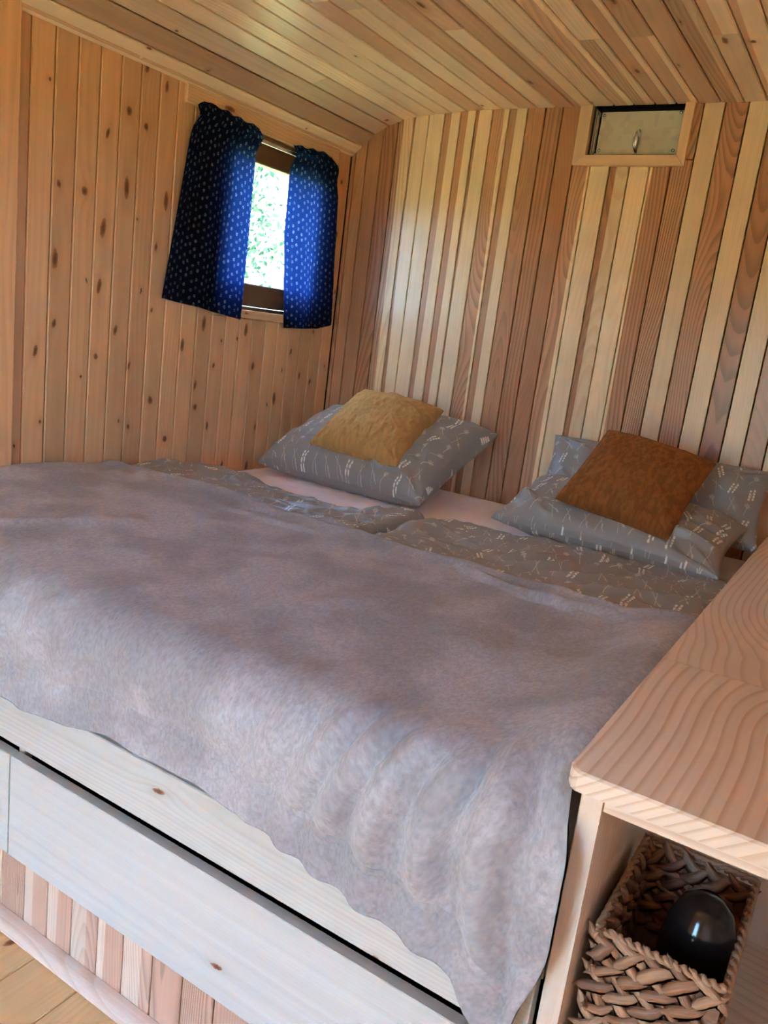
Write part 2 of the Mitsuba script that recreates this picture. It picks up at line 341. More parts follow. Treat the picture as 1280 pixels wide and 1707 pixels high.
# back wall planks: x of each left edge and the share of dark heartwood in it (ninths; 10+ = on the right)
BACK = [(0.0, 9), (0.021, 9), (0.074, 9), (0.143, 9), (0.209, 4), (0.279, 2), (0.346, 0), (0.414, 3), (0.483, 4), (0.547, 1), (0.615, 7), (0.683, 4), (0.754, 9), (0.823, 9), (0.888, 9), (0.956, 7),
        (1.022, 0), (1.092, 3), (1.161, 0), (1.229, 18), (1.300, 9), (1.368, 0), (1.434, 9), (1.505, 0), (1.575, 9), (1.643, 0), (1.711, 9), (1.779, 0), (1.847, 13), (1.915, 9), (1.983, 0), (2.051, 9), (2.119, 0), (2.187, 4), (W, 0)]
for (a, code), (b, _) in zip(BACK[:-1], BACK[1:]):
    i = next(ids)
    top = max(ceil_z(a), ceil_z(b)) + 0.014
    if b > 0.97 and a < 1.335: top = 2.125
    put('plank', board((a + 0.0019, 0.016, 0.0), X, -Y, Z, b - a - 0.0038, 0.016, top, 0.0020, i, code), 'larch_wall', wb)
for (a, b) in ((0.956, 1.004), (1.315, 1.368)):
    put('plank', board((a + g, 0.016, 2.127), X, -Y, Z, b - a - 2 * g, 0.016, 0.19, 0.0020, next(ids), 9), 'larch_wall', wb)
# ceiling planks along the wagon, some of them of two lengths
JOINT = {3: -0.51, 9: -0.92, 12: -0.73, 15: -0.60, 17: -0.59, 19: -0.586, 22: -0.56}
for k, ((xa, za), (xb, zb)) in enumerate(zip(PROF[:-1], PROF[1:])):
    A = np.array([xb - xa, 0, zb - za]); w = np.linalg.norm(A); A /= w
    N = np.array([A[2], 0, -A[0]])
    cuts = [0.0] + sorted([JOINT.get(k, -0.9 - 1.9 * random.random()), -2.6 - 0.9 * random.random()], reverse=True) + [YR]
    for (ya, yb) in zip(cuts[:-1], cuts[1:]):
        i = next(ids)
        code = random.choice((0, 0, 0, 9, 9, 9, 3, 6)) if k not in (2, 3, 4, 5, 6, 7) else 0
        put('plank', board(np.array([xa, yb + 0.0006, za]) + A * 0.002 - N * 0.016, A, N, Y, w - 0.004, 0.016, ya - yb - 0.0012, 0.0028, i, code, cend=False), 'pine_ceiling', ce)
# floor planks, 145 mm, along the wagon
x = 0.022
while x < W - 0.01:
    x1 = min(x + 0.145, W)
    put('plank', box(x + g, x1 - g, YR + 0.02, -1.86, -0.02, 0.0, 'y', 0.002, next(ids), 0, '+z'), 'pine_floor', fl)
    x = x1
# cornice between left wall and ceiling, the board over the window, the half-round strip at the bed's foot
for n_, (ya, yb) in enumerate(((-1.125, 0.0), (-4.2, -1.127))):
    s_ = [(0.0005, 2.139), (0.014, 2.141), (0.022, 2.150), (0.019, 2.158), (0.0005, 2.136 + 0.03)]
    put('trim_%d' % (n_ + 1), box(0.0005, 0.020, ya, yb if yb > ya else ya, 2.139, 2.160, 'y', 0.006, next(ids), 0, '+x') if yb > ya else box(0.0005, 0.020, yb, ya, 2.139, 2.160, 'y', 0.006, next(ids), 0, '+x'), 'pine_trim', kind='structure')
put('trim_3', box(0.0005, 0.010, -0.93, -0.095, 2.079, 2.137, 'y', 0.003, next(ids), 0, '+x'), 'pine_trim', kind='structure')
put('trim_4', box(-0.030, 0.012, WIN[0] + 0.001, WIN[1] - 0.001, 1.436, 1.467, 'y', 0.003, next(ids), 0, '+x'), 'pine_trim', kind='structure')
th = np.linspace(0, np.pi, 13)
hr = [(-1.8985 - 0.031 * math.sin(t) ** 0.8, 0.0 + 0.0245 - 0.0235 * math.cos(t)) for t in th]
hr = np.array(hr); n_ = len(hr); xs_ = np.linspace(0.03, 1.84, 2)
V = np.array([(xx, a, b) for xx in xs_ for a, b in hr]); 
F = [(j, j + 1, n_ + j + 1) for j in range(n_ - 1)] + [(j, n_ + j + 1, n_ + j) for j in range(n_ - 1)] + [(n_ - 1, 0, n_), (n_ - 1, n_, 2 * n_ - 1)]
F += [(0, j + 1, j) for j in range(1, n_ - 1)] + [(n_, n_ + j, n_ + j + 1) for j in range(1, n_ - 1)]
mm = tri(V, F)
if mm.volume < 0: mm.invert()
put('baseboard_front', mm, 'spruce_shelf', uv=np.array([(2 * 700 + 1 + (p[2] - 0.02), 0.5 + p[0]) for p in V]), smooth=False, kind='structure')

# a partition beside the way in, out of the view on the left, and the opening's frame
put('wall_partition', box(0.001, 0.52, -3.60, -2.80, 0.001, 2.10, 'z', 0.01, next(ids), 0), 'pine_trim', kind='structure')

# ---------------------------------------------------------------- window in the left wall
wn = thing('window_1', None, None, kind='structure')
y0, y1, z0, z1 = WIN
put('reveal', box(-0.10, 0.0, y0, y0 + 0.015, z0, z1, 'z', 0.002, next(ids), 0, '+y'), 'frame_brown', wn)
put('reveal', box(-0.10, 0.0, y1 - 0.015, y1, z0, z1, 'z', 0.002, next(ids), 0, '-y'), 'frame_brown', wn)
put('reveal', box(-0.10, 0.0, y0 + 0.016, y1 - 0.016, z1 - 0.012, z1, 'y', 0.002, next(ids), 0, '-z'), 'frame_brown', wn)
put('reveal', box(-0.10, -0.036, y0 + 0.016, y1 - 0.016, z0, z0 + 0.012, 'y', 0.002, next(ids), 0, '+z'), 'frame_brown', wn)
fa = (y0 + 0.016, y1 - 0.016, z0 + 0.013, z1 - 0.013)
put('frame', box(-0.070, -0.030, fa[0], fa[1], fa[2], GLASS[2] + 0.012, 'y', 0.004, next(ids), 0, '+x'), 'frame_brown', wn)
put('frame', box(-0.070, -0.030, fa[0], fa[1], GLASS[3] - 0.012, fa[3], 'y', 0.004, next(ids), 0, '+x'), 'frame_brown', wn)
put('frame', box(-0.070, -0.030, fa[0], GLASS[0], GLASS[2] + 0.012, GLASS[3] - 0.012, 'z', 0.004, next(ids), 0, '+x'), 'frame_brown', wn)
put('frame', box(-0.070, -0.030, GLASS[1], fa[1], GLASS[2] + 0.012, GLASS[3] - 0.012, 'z', 0.004, next(ids), 0, '+x'), 'frame_brown', wn)
q = np.array([(-0.050, GLASS[0] - 0.004, GLASS[2]), (-0.050, GLASS[1] + 0.004, GLASS[2]), (-0.050, GLASS[1] + 0.004, GLASS[3]), (-0.050, GLASS[0] - 0.004, GLASS[3])])
put('pane', tri(q, [(0, 1, 2), (0, 2, 3)]), 'glass', wn)

w2 = thing('window_2', None, None, kind='structure')
y0, y1, z0, z1 = RWIN
for (a, b, c_, d_, al) in ((y0, y0 + 0.03, z0, z1, 'z'), (y1 - 0.03, y1, z0, z1, 'z'), (y0 + 0.031, y1 - 0.031, z0, z0 + 0.03, 'y'), (y0 + 0.031, y1 - 0.031, z1 - 0.03, z1, 'y')):
    put('frame', box(W + 0.004, W + 0.09, a, b, c_, d_, al, 0.003, next(ids), 0), 'frame_brown', w2)
q = np.array([(W + 0.06, y0 + 0.028, z0 + 0.028), (W + 0.06, y1 - 0.028, z0 + 0.028), (W + 0.06, y1 - 0.028, z1 - 0.028), (W + 0.06, y0 + 0.028, z1 - 0.028)])
put('pane', tri(q, [(0, 1, 2), (0, 2, 3)]), 'glass', w2)

# ---------------------------------------------------------------- built-in bed of pale spruce
bed = thing('platform_bed', 'built-in pale spruce platform bed with drawers and planked foot', 'bed')
put('front_board', box(0.03, 1.853, YF, YF + 0.026, 0.530, 0.650, 'x', 0.002, next(ids), 0, '-y'), 'spruce_pale', bed)
d1 = put('drawer', box(0.700, 1.845, YF, YF + 0.022, 0.265, 0.501, 'x', 0.0015, next(ids), 0, '-y'), 'spruce_pale', bed, label='pale spruce drawer front with small knots')
d2 = put('drawer', box(0.030, 0.695, YF, YF + 0.022, 0.265, 0.501, 'x', 0.0015, next(ids), 0, '-y'), 'spruce_pale', bed, label='pale spruce drawer front at left edge')
for (xa, xb) in ((0.712, 1.80), (0.05, 0.690)):
    # the drawers' boxes behind their fronts
    dk = d1 if xa > 0.5 else d2
    put('drawer_box', cut_wall(xa, xb, YF + 0.0225, -0.9, 0.275, 0.46, [[xa + 0.012, YF + 0.04, 0.287], [xb - 0.012, -0.92, 0.6]]), 'dark', dk)
put('screw', rounded((0.699, YF - 0.0015, 0.628), (0.708, YF + 0.001, 0.637), 0.001, 1), 'steel', bed, label='small screw head')
put('post', box(0.691, 0.711, YF + 0.027, YF + 0.045, 0.462, 0.60, 'z', 0.002, next(ids), 0), 'spruce_pale', bed)
put('platform', box(0.004, 1.855, YF + 0.0262, -0.02, 0.622, 0.640, 'x', 0.002, next(ids), 0), 'spruce_pale', bed)
PX = [0.02, 0.10, 0.18, 0.262, 0.344, 0.426, 0.508, 0.591, 0.674, 0.756, 0.838, 0.922, 1.001, 1.086, 1.170, 1.254, 1.338, 1.422, 1.506, 1.59, 1.674, 1.758, 1.842]
PC = [0, 9, 3, 0, 9, 4, 0, 9, 16, 15, 14, 16, 13, 9, 9, 9, 0, 9, 0, 4, 9, 0]
for (a, b), cde in zip(zip(PX[:-1], PX[1:]), PC):
    put('panel_plank', board((a + g, -1.8825, 0.0), X, -Y, Z, b - a - 2 * g, 0.015, 0.30, 0.002, next(ids), cde), 'panel_wood', bed)

# mattress with fitted sheet
put('mattress', rounded((0.012, YF + 0.045, 0.642), (1.848, -0.008, 0.865), 0.035, 3), 'sheet', smooth=40, label='thick mattress in a lilac-beige fitted sheet on the bed', cat='mattress')

# ---------------------------------------------------------------- duvets
def ridge(x, y, a, b, amp, wid):
    """A crease along the segment a-b."""
    a, b = np.array(a), np.array(b); d = b - a; L = np.hypot(*d); d = d / L
    s = (x - a[0]) * d[0] + (y - a[1]) * d[1]; n = -(x - a[0]) * d[1] + (y - a[1]) * d[0]
    return amp * np.exp(-(n / wid) ** 2) * sstep(-0.02, 0.06, s) * (1 - sstep(L - 0.06, L + 0.02, s))
def duvet(xl, xr, yb, thick, ridges, seed, label):
    nu, nv = 170, 190
    s, t = np.meshgrid(np.linspace(0, 1, nu), np.linspace(0, 1, nv), indexing='ij')
    t = t ** 0.8 if False else t
    y0 = interp(interp(0.5, [(0, 0), (1, 1)]), [(0, 0), (1, 0)])
    xm = interp(-1.0, xl) + s * (interp(-1.0, xr) - interp(-1.0, xl))
    ybk = interp(xm, yb)
    yy = ybk + t * (-1.70 - ybk)
    a, b = interp(yy[0], [(p[1], p[0]) for p in sorted([(q[1], q[0]) for q in xl], key=lambda r: r[1])]) if False else (np.interp(yy, [q[0] for q in xl], [q[1] for q in xl]), np.interp(yy, [q[0] for q in xr], [q[1] for q in xr]))
    xx = a + s * (b - a)
    de = np.minimum(np.minimum((xx - a), (b - xx)), np.minimum(ybk - yy, 0.3))
    edge = np.sqrt(np.clip(1 - (1 - np.clip(de / 0.035, 0, 1)) ** 2, 0, 1))
    h = thick(xx, yy) + 0.012 * nz(xx, yy, 9, seed) + 0.010 * nz(xx * 0.6 + yy * 0.5, yy * 1.7 - xx * 0.4, 22, seed + 3, 2)
    for r in ridges: h = h + ridge(xx, yy, *r)
    h = h + 0.011 * (0.5 - np.abs(nz(xx + 0.6 * yy, yy * 2.2, 7, seed + 7, 2)) * 4) + 0.005 * (0.5 - np.abs(nz(xx * 0.5 + 0.9 * yy, yy * 1.2 - xx, 12, seed + 9, 2)) * 4)
    zz = 0.8665 + np.maximum(h, 0.008) * (0.08 + 0.92 * edge)
    hidden = sstep(-1.12, -1.25, yy)
    zz = zz * (1 - hidden) + np.minimum(zz, 0.872) * hidden
    top = np.stack([xx, yy, zz], -1)
    bot = top.copy(); bot[..., 2] = 0.8655
    UV = np.stack([xx + seed, yy], -1)
    k = nu * nv; f = grid_faces(nu, nv); idx = np.arange(k).reshape(nu, nv); F = [f, f[:, ::-1] + k]
    for e, flp in ((idx[0], 0), (idx[-1], 1), (idx[:, 0], 1), (idx[:, -1], 0)):
        p, q2 = e[:-1], e[1:]; qq = np.vstack([np.stack([p, q2, q2 + k], -1), np.stack([p, q2 + k, p + k], -1)]); F.append(qq if flp else qq[:, ::-1])
    m = tri(np.vstack([top.reshape(-1, 3), bot.reshape(-1, 3)]), np.vstack(F))
    if m.volume < 0: m.invert()
    put('duvet', m, 'floral', smooth=True, uv=np.vstack([UV.reshape(-1, 2)] * 2), label=label, cat='duvet', group='duvets under the blanket')
duvet([(-1.70, 0.015), (-1.0, 0.015), (-0.7, 0.03)], [(-1.7, 0.93), (-1.08, 0.94), (-0.8, 0.945), (-0.66, 0.92)],
      [(0.0, -0.83), (0.10, -0.79), (0.25, -0.735), (0.42, -0.75), (0.54, -0.765), (0.66, -0.81), (0.74, -0.82), (0.85, -0.76), (0.925, -0.665), (1.0, -0.66)],
      lambda x, y: 0.030 + 0.028 * np.exp(-((x - 0.10) / 0.16) ** 2) + 0.018 * np.exp(-((x - 0.9) / 0.07) ** 2) + 0.01 * sstep(-0.9, -1.05, y),
      [((0.22, -1.0), (0.30, -0.74), 0.018, 0.02), ((0.45, -0.90), (0.86, -0.84), 0.014, 0.018), ((0.50, -1.0), (0.90, -0.93), 0.016, 0.02), ((0.80, -0.86), (0.92, -0.72), 0.02, 0.02), ((0.1, -1.05), (0.12, -0.85), 0.015, 0.03)], 1,
      'taupe floral duvet under the blanket on the left, by the window wall')
duvet([(-1.7, 0.96), (-1.05, 0.965), (-0.8, 0.955), (-0.6, 0.99), (-0.4, 1.08)], [(-1.7, 1.835), (-0.4, 1.835)],
      [(0.9, -0.78), (1.0, -0.69), (1.10, -0.60), (1.2, -0.55), (1.4, -0.52), (1.84, -0.50)],
      lambda x, y: 0.034 + 0.012 * np.exp(-((x - 1.02) / 0.08) ** 2) + 0.008 * sstep(-0.7, -1.0, y),
      [((1.30, -0.95), (1.55, -0.62), 0.022, 0.018), ((1.36, -1.0), (1.62, -0.66), 0.020, 0.016), ((1.46, -0.98), (1.78, -0.72), 0.016, 0.03), ((1.00, -0.95), (1.06, -0.70), 0.014, 0.03), ((1.55, -1.05), (1.82, -0.85), 0.016, 0.02), ((1.15, -0.85), (1.38, -0.66), 0.010, 0.025)], 2,
      'taupe floral duvet under the blanket on the right, beside the shelf')

# ---------------------------------------------------------------- blanket
def blanket():
    nu, nv = 330, 300
    xb = np.linspace(0.012, 1.838, nu)
    yb = interp(xb, [(0, -1.12), (0.1, -1.10), (0.19, -1.094), (0.29, -1.087), (0.47, -1.073), (0.69, -1.10), (0.77, -1.082), (0.88, -1.09), (0.96, -1.06), (1.14, -1.10), (1.29, -1.07), (1.39, -1.08), (1.46, -1.065), (1.585, -1.116), (1.666, -1.107), (1.76, -1.02), (1.84, -1.0)])
    hem = interp(xb, [(0, 0.66), (0.69, 0.651), (0.82, 0.652), (0.925, 0.668), (1.02, 0.686), (1.1, 0.684), (1.2, 0.684), (1.26, 0.688), (1.32, 0.673), (1.39, 0.671), (1.465, 0.658), (1.584, 0.636), (1.645, 0.622), (1.693, 0.613), (1.727, 0.600), (1.75, 0.575), (1.78, 0.543), (1.81, 0.51), (1.84, 0.50)])
    r, yfr = 0.085, YF - 0.020
    P = np.zeros((nu, nv, 3)); UV = np.zeros((nu, nv, 2)); drop = np.zeros((nu, nv))
    for i in range(nu):
        z0 = 0.905
        flat = yb[i] - (yfr + r); arc = r * np.pi / 2; down = (z0 - r) - hem[i]; Ltot = flat + arc + down
        s = np.linspace(0, 1, nv) * Ltot
        yy = np.where(s < flat, yb[i] - s, np.where(s < flat + arc, yfr + r - r * np.sin((s - flat) / r), yfr))
        zz = np.where(s < flat, z0, np.where(s < flat + arc, z0 - r + r * np.cos((s - flat) / r), z0 - r - (s - flat - arc)))
        P[i, :, 0] = xb[i]; P[i, :, 1] = yy; P[i, :, 2] = zz
        UV[i, :, 0] = xb[i]; UV[i, :, 1] = s; drop[i] = np.clip((s - flat + 0.06) / (arc + down), 0, 1)
    x, y = P[..., 0], P[..., 1]
    top = 1 - sstep(0.0, 0.35, drop)
    # lie of the surface
    dz = 0.040 * np.exp(-(x / 0.32) ** 2) * sstep(-1.9, -1.5, y) * sstep(-1.02, -1.42, y) + 0.012 * np.exp(-((x - 0.55) / 0.35) ** 2)
    dz += 0.042 * sstep(1.70, 1.815, x) * sstep(-1.02, -1.4, y) - 0.010 * sstep(1.822, 1.838, x)
    dz += 0.030 * nz(x, y, 2.2, 11, 2) + 0.010 * nz(x, y, 7, 12, 2)
    # the edge over the duvets rolls, with small creases
    eb = np.exp(-((y - yb[:, None] + 0.03) / 0.05) ** 2)
    dz += 0.012 * np.exp(-((y - yb[:, None] + 0.05) / 0.025) ** 2) - 0.006 * sstep(0.02, 0.0, yb[:, None] - y)
    for rr in (((0.20, -1.30), (0.02, -1.12), 0.007, 0.022), ((0.30, -1.26), (0.12, -1.13), 0.010, 0.02), ((0.62, -1.20), (0.80, -1.15), 0.012, 0.014), ((0.70, -1.26), (0.90, -1.20), 0.012, 0.012), ((0.55, -1.28), (0.72, -1.24), 0.010, 0.012),
               ((1.30, -1.16), (1.62, -1.22), 0.012, 0.016), ((1.45, -1.22), (1.72, -1.17), 0.010, 0.014), ((1.5, -1.13), (1.70, -1.15), 0.012, 0.012), ((0.9, -1.17), (1.2, -1.2), 0.006, 0.03), ((0.40, -1.9), (0.62, -1.55), 0.014, 0.03), ((1.15, -1.75), (1.28, -1.45), 0.008, 0.03)):
        dz += ridge(x, y, *rr)
    P[..., 2] += dz * top
    # folds of the hanging part
    dn = np.zeros_like(x)
    lean = x + 0.05 * drop
    for c, amp, wid, st in ((0.72, 0.020, 0.05, 0.1), (0.86, 0.016, 0.03, 0.15), (0.98, 0.010, 0.05, 0.3), (1.14, 0.007, 0.04, 0.3), (1.30, 0.010, 0.05, 0.2), (1.42, 0.018, 0.03, 0.2), (1.515, 0.030, 0.022, 0.05), (1.59, 0.034, 0.021, 0.05), (1.665, 0.040, 0.024, 0.0), (1.735, 0.032, 0.018, 0.05), (1.80, 0.040, 0.022, 0.0),
                            (0.10, 0.02, 0.05, 0.2), (0.25, 0.015, 0.04, 0.2), (0.42, 0.02, 0.05, 0.2), (0.56, 0.018, 0.03, 0.2)):
        dn += amp * np.exp(-((lean - c - 0.03 * np.sin(drop * 3 + c * 9)) / wid) ** 2) * sstep(st, st + 0.35, drop)
    dn *= 1 - 0.6 * sstep(0.72, 1.0, drop)
    dn += 0.010 * nz(x, P[..., 2], 12, 21, 2) * sstep(0.1, 0.4, drop)
    bulge = np.sin(np.clip(drop, 0, 1) * np.pi) * 0.02
    out = dn + bulge * 0.6
    P[..., 1] -= out * sstep(0.05, 0.3, drop)
    P[..., 2] += dn * (1 - sstep(0.3, 0.7, drop)) * sstep(0.0, 0.2, drop) * 0.6
    P[..., 0] += 0.036 * sstep(1.6, 1.84, x) * sstep(0.12, 0.4, drop)
    # the last corner turns in
    P[..., 1] -= 0.012 * sstep(1.78, 1.838, xb)[:, None] * sstep(0.05, 0.3, drop)
    P[..., 0] -= 0.035 * sstep(1.79, 1.838, xb)[:, None] * sstep(0.62, 1.0, drop)
    P += normals_of(P) * (0.0025 * nz(UV[..., 0], UV[..., 1], 55, 31, 2) * (0.6 + 0.4 * drop))[..., None]
    return P, UV
BP, BUV = blanket()
bk = put('blanket', *[thick_sheet(BP, BUV, 0.008)], 'fleece', smooth=True, label='soft lilac-grey fleece blanket spread over the bed and hanging over its front', cat='blanket')
HP = BP[:, -24:]; hn = normals_of(HP)
e_ = np.linspace(0, 1, 24); prof = 0.0055 * np.minimum(1, np.minimum(e_ / 0.12, 1.0)) - 0.0035 * np.exp(-((e_ - 0.16) / 0.06) ** 2)
HQ = HP - hn * (0.0035 + prof[None, :, None] + (0.0012 * np.sin(np.arange(HP.shape[0]) * 1.9))[:, None, None] * np.exp(-((e_ - 0.14) / 0.08) ** 2)[None, :, None])
put('hem', thick_sheet(HQ, BUV[:, -24:] + 5, 0.004), 'fleece', bk, smooth=True, label='stitched fleece hem')

# ---------------------------------------------------------------- pillows and cushions
def pillow(TL, TR, BR, BL, thick, seed, pinch=0.05, n=110, wr=0.010, folds=(), pw=0.5, ear=0.0, fuzz=0.0, sag=0.0, back=0.8):
    TL, TR, BR, BL = (np.array(p, float) for p in (TL, TR, BR, BL))
    u, v_ = np.meshgrid(np.linspace(-1, 1, n), np.linspace(-1, 1, n), indexing='ij')
    u = np.sin(u * np.pi / 2) * 0.5 + u * 0.5; v_ = np.sin(v_ * np.pi / 2) * 0.5 + v_ * 0.5
    uu = u * (1 - pinch * np.cos(v_ * np.pi / 2) * np.abs(u)); vv = v_ * (1 - pinch * np.cos(u * np.pi / 2) * np.abs(v_))
    a, b = (uu + 1) / 2, (vv + 1) / 2       # a: left to right, b: bottom to top
    mid = (TL * (1 - a[..., None]) + TR * a[..., None]) * b[..., None] + (BL * (1 - a[..., None]) + BR * a[..., None]) * (1 - b[..., None])
    N = np.cross(TR - TL, TL - BL); N /= np.linalg.norm(N)
    w, h = np.linalg.norm(TR - TL), np.linalg.norm(TL - BL)
    th = thick / 2 * np.clip((1 - u ** 2) * (1 - v_ ** 2), 0, 1) ** pw
    edge = np.clip(np.minimum(1 - np.abs(u), 1 - np.abs(v_)) * 6, 0, 1)
    X_, Y_ = uu * w / 2, vv * h / 2
    # creases running in from the corners and the edge
    cr = 0.0
    for sx in (-1, 1):
        for sy in (-1, 1):
            dx, dy = u - sx, v_ - sy; rr = np.hypot(dx, dy); an = np.arctan2(dy * sy, dx * sx)
            cr = cr + np.sin(an * 9 + seed + sx * 2 + sy) * np.exp(-(rr / 0.5) ** 2) * 0.6
    wf = wr * (cr * edge + 1.6 * nz(X_, Y_, 8, seed, 3) + (0.35 - np.abs(nz(X_ + 0.5 * Y_, Y_ * 1.6, 9, seed + 4, 2)) * 3) * 0.9) * edge
    for r_ in folds: wf = wf + ridge(u, v_, *r_) * edge
    fz = fuzz * edge * (1.2 * nz(X_, Y_ * 0.6, 70, seed + 9, 2) + 0.8 * nz(X_, Y_, 26, seed + 8, 2)) if fuzz else 0.0
    mid = mid + N * (sag * (np.cos(u * np.pi / 2) * np.cos(v_ * np.pi / 2)))[..., None]
    f1 = mid + N * (th + wf + fz)[..., None]; f2 = mid - N * (th * back + wf * 0.3)[..., None]
    V = np.vstack([f1.reshape(-1, 3), f2.reshape(-1, 3)]); k = n * n; f = grid_faces(n, n)
    UV = np.stack([X_ + seed * 0.7, Y_ + seed * 0.3], -1).reshape(-1, 2)
    idx = np.arange(k).reshape(n, n); F = [f, f[:, ::-1] + k]
    for e, flp in ((idx[0], 0), (idx[-1], 1), (idx[:, 0], 1), (idx[:, -1], 0)):
        p, q2 = e[:-1], e[1:]; qq = np.vstack([np.stack([p, q2, q2 + k], -1), np.stack([p, q2 + k, p + k], -1)]); F.append(qq if flp else qq[:, ::-1])
    m = tri(V, np.vstack(F))
    if m.volume < 0: m.invert()
    m2 = m.copy(); m2.vertices = m.vertices
    return m, np.vstack([UV, UV + 3])
put('pillow', pillow((0.13, -0.12, 1.10), (0.88, -0.10, 1.13), (0.83, -0.55, 0.90), (0.09, -0.52, 0.905), 0.27, 3, 0.07, wr=0.022, pw=0.38,
    folds=(((-0.25, 0.4), (0.45, -0.85), 0.034, 0.05), ((-0.12, 0.4), (0.5, -0.7), -0.026, 0.05), ((0.1, -0.6), (0.7, -0.75), 0.015, 0.06))), 'floral', smooth=True,
    label='plump taupe floral pillow leaning in the corner under the window', cat='pillow')
put('pillow', pillow((1.08, -0.045, 1.165), (1.83, -0.05, 1.17), (1.84, -0.20, 0.93), (1.09, -0.19, 0.93), 0.15, 5, 0.05, wr=0.016, pw=0.42), 'floral', smooth=True,
    label='taupe floral pillow standing against the back wall behind another pillow', cat='pillow')
put('pillow', pillow((1.10, -0.22, 1.02), (1.80, -0.20, 1.00), (1.80, -0.60, 0.915), (1.10, -0.57, 0.925), 0.185, 8, 0.06, wr=0.019, pw=0.42,
    folds=(((-0.95, -0.3), (-0.55, -0.95), 0.03, 0.09), ((0.0, -0.7), (0.95, -0.5), 0.02, 0.06), ((0.2, -0.2), (1.0, 0.1), -0.02, 0.05))), 'floral', smooth=True,
    label='taupe floral pillow lying in front, under the rust brown cushion', cat='pillow')
put('cushion', pillow((0.345, -0.245, 1.215), (0.702, -0.220, 1.196), (0.715, -0.54, 1.010), (0.355, -0.565, 1.030), 0.17, 12, 0.06, wr=0.009, fuzz=0.009, n=200, pw=0.42), 'plush_gold', smooth=True,
    label='golden brown plush cushion lying on the left pillow', cat='cushion')
put('cushion', pillow((1.330, -0.262, 1.233), (1.682, -0.281, 1.189), (1.645, -0.580, 0.985), (1.293, -0.561, 1.028), 0.15, 14, 0.05, wr=0.008, fuzz=0.007, n=200, pw=0.42), 'plush_rust', smooth=True,
    label='rust brown plush cushion leaning on the right pillows', cat='cushion')

# ---------------------------------------------------------------- curtains and rod
def curtain(yl, yr, zt, zb, seed, label, waves):
    nu, nv = 120, 130
    u, v_ = np.meshgrid(np.linspace(0, 1, nu), np.linspace(0, 1, nv), indexing='ij')
    yy = interp(v_, yl) * (1 - u) + interp(v_, yr) * u
    zz = interp(u, zt) * (1 - v_) + interp(u, zb) * v_
    gather = np.exp(-(v_ / 0.10) ** 2)
    wv = 0.010 * np.sin(u * waves * 2 * np.pi + seed + 0.8 * v_) * (0.35 + 0.65 * v_) + 0.006 * np.sin(u * waves * 5.3 * np.pi + seed * 2) * gather
    xx = 0.021 + 0.75 * wv * (1 - 0.6 * gather) + 0.018 * np.exp(-((v_ - 0.055) / 0.05) ** 2) + 0.004 * nz(yy, zz, 14, seed, 2) + 0.012 * np.sin(np.clip(v_ / 0.09, 0, 1) * np.pi) * 0.6
    zz = zz + 0.003 * gather * np.sin(u * waves * 4.1 * np.pi + seed) * (1 - v_)
    P = np.stack([xx, yy, zz], -1)
    UV = np.stack([u * 0.42 * waves / 2 + seed, v_ * 0.62], -1)
    m = tri(P.reshape(-1, 3), grid_faces(nu, nv)); 
    put('curtain', m, 'curtain_cloth', smooth=True, uv=UV.reshape(-1, 2), label=label, cat='curtain', group='curtains at the small window')
curtain([(0, -0.900), (0.05, -0.91), (1, -1.0)], [(0, -0.603), (1, -0.607)], [(0, 2.075), (0.10, 2.10), (0.3, 2.098), (1, 2.087)], [(0, 1.470), (0.5, 1.452), (1, 1.428)], 1.3, 'dark navy curtain with small white flowers, the wider one left of the window', 2.2)
curtain([(0, -0.410), (0.5, -0.40), (1, -0.351)], [(0, -0.170), (0.10, -0.12), (0.22, -0.095), (0.7, -0.07), (1, -0.05)], [(0, 2.080), (0.8, 2.098), (1, 2.09)], [(0, 1.417), (0.7, 1.428), (1, 1.452)], 4.1, 'dark navy curtain with small white flowers, the narrower one near the corner', 1.6)
rod = thing('curtain_rod', 'thin metal curtain rod above the small window', 'curtain rod')
put('pole', tube([(0.024, -0.885, 2.050), (0.024, -0.5, 2.050), (0.024, -0.125, 2.050)], 0.0075, 12), 'steel', rod, smooth=40)
for yy_ in (-0.86, -0.15):
    put('bracket', rounded((0.0105, yy_ - 0.008, 2.044), (0.028, yy_ + 0.008, 2.060), 0.004, 1), 'steel', rod)

# ---------------------------------------------------------------- roof vent hatch over the back wall
vh = thing('vent_hatch', 'cream metal vent hatch in a wooden frame high on the back wall', 'hatch')
put('recess', cut_wall(VENT[0] + 0.001, VENT[1] - 0.001, 0.001, 0.068, VENT[2] + 0.001, 2.309, [[VENT[0] + 0.004, -1, VENT[2] + 0.004], [VENT[1] - 0.004, 0.060, 2.306]]), 'dark', vh)
def frame_piece(pts, yfr, ybk, idn, ax):
    P = np.array([(x_, yfr, z_) for x_, z_ in pts] + [(x_, ybk, z_) for x_, z_ in pts]); n4 = len(pts)
    m = trimesh.convex.convex_hull(P); m.fix_normals()
    V = m.vertices[m.faces].reshape(-1, 3); F = np.arange(len(V)).reshape(-1, 3)
    uv = np.stack([2 * idn + 1 + ((V[:, 0] if ax == 'z' else V[:, 2]) - pts[0][0 if ax == 'z' else 1]) + (V[:, 1]) * 0.7, 1.0 + (V[:, 2] if ax == 'z' else V[:, 0])], -1)
    return tri(V, F), uv
xo0, xo1, zo = 0.961, 1.345, 2.102; xi0, xi1, zi = 1.004, 1.315, 2.136
put('frame_strip', frame_piece([(xo0, zo), (xi0, zi), (xi0, 2.297), (xo0, 2.297)], -0.022, -0.0005, next(ids), 'z'), 'pine_trim', vh)
put('frame_strip', frame_piece([(xi1, zi), (xo1, zo), (xo1, 2.297), (xi1, 2.297)], -0.022, -0.0005, next(ids), 'z'), 'pine_trim', vh)
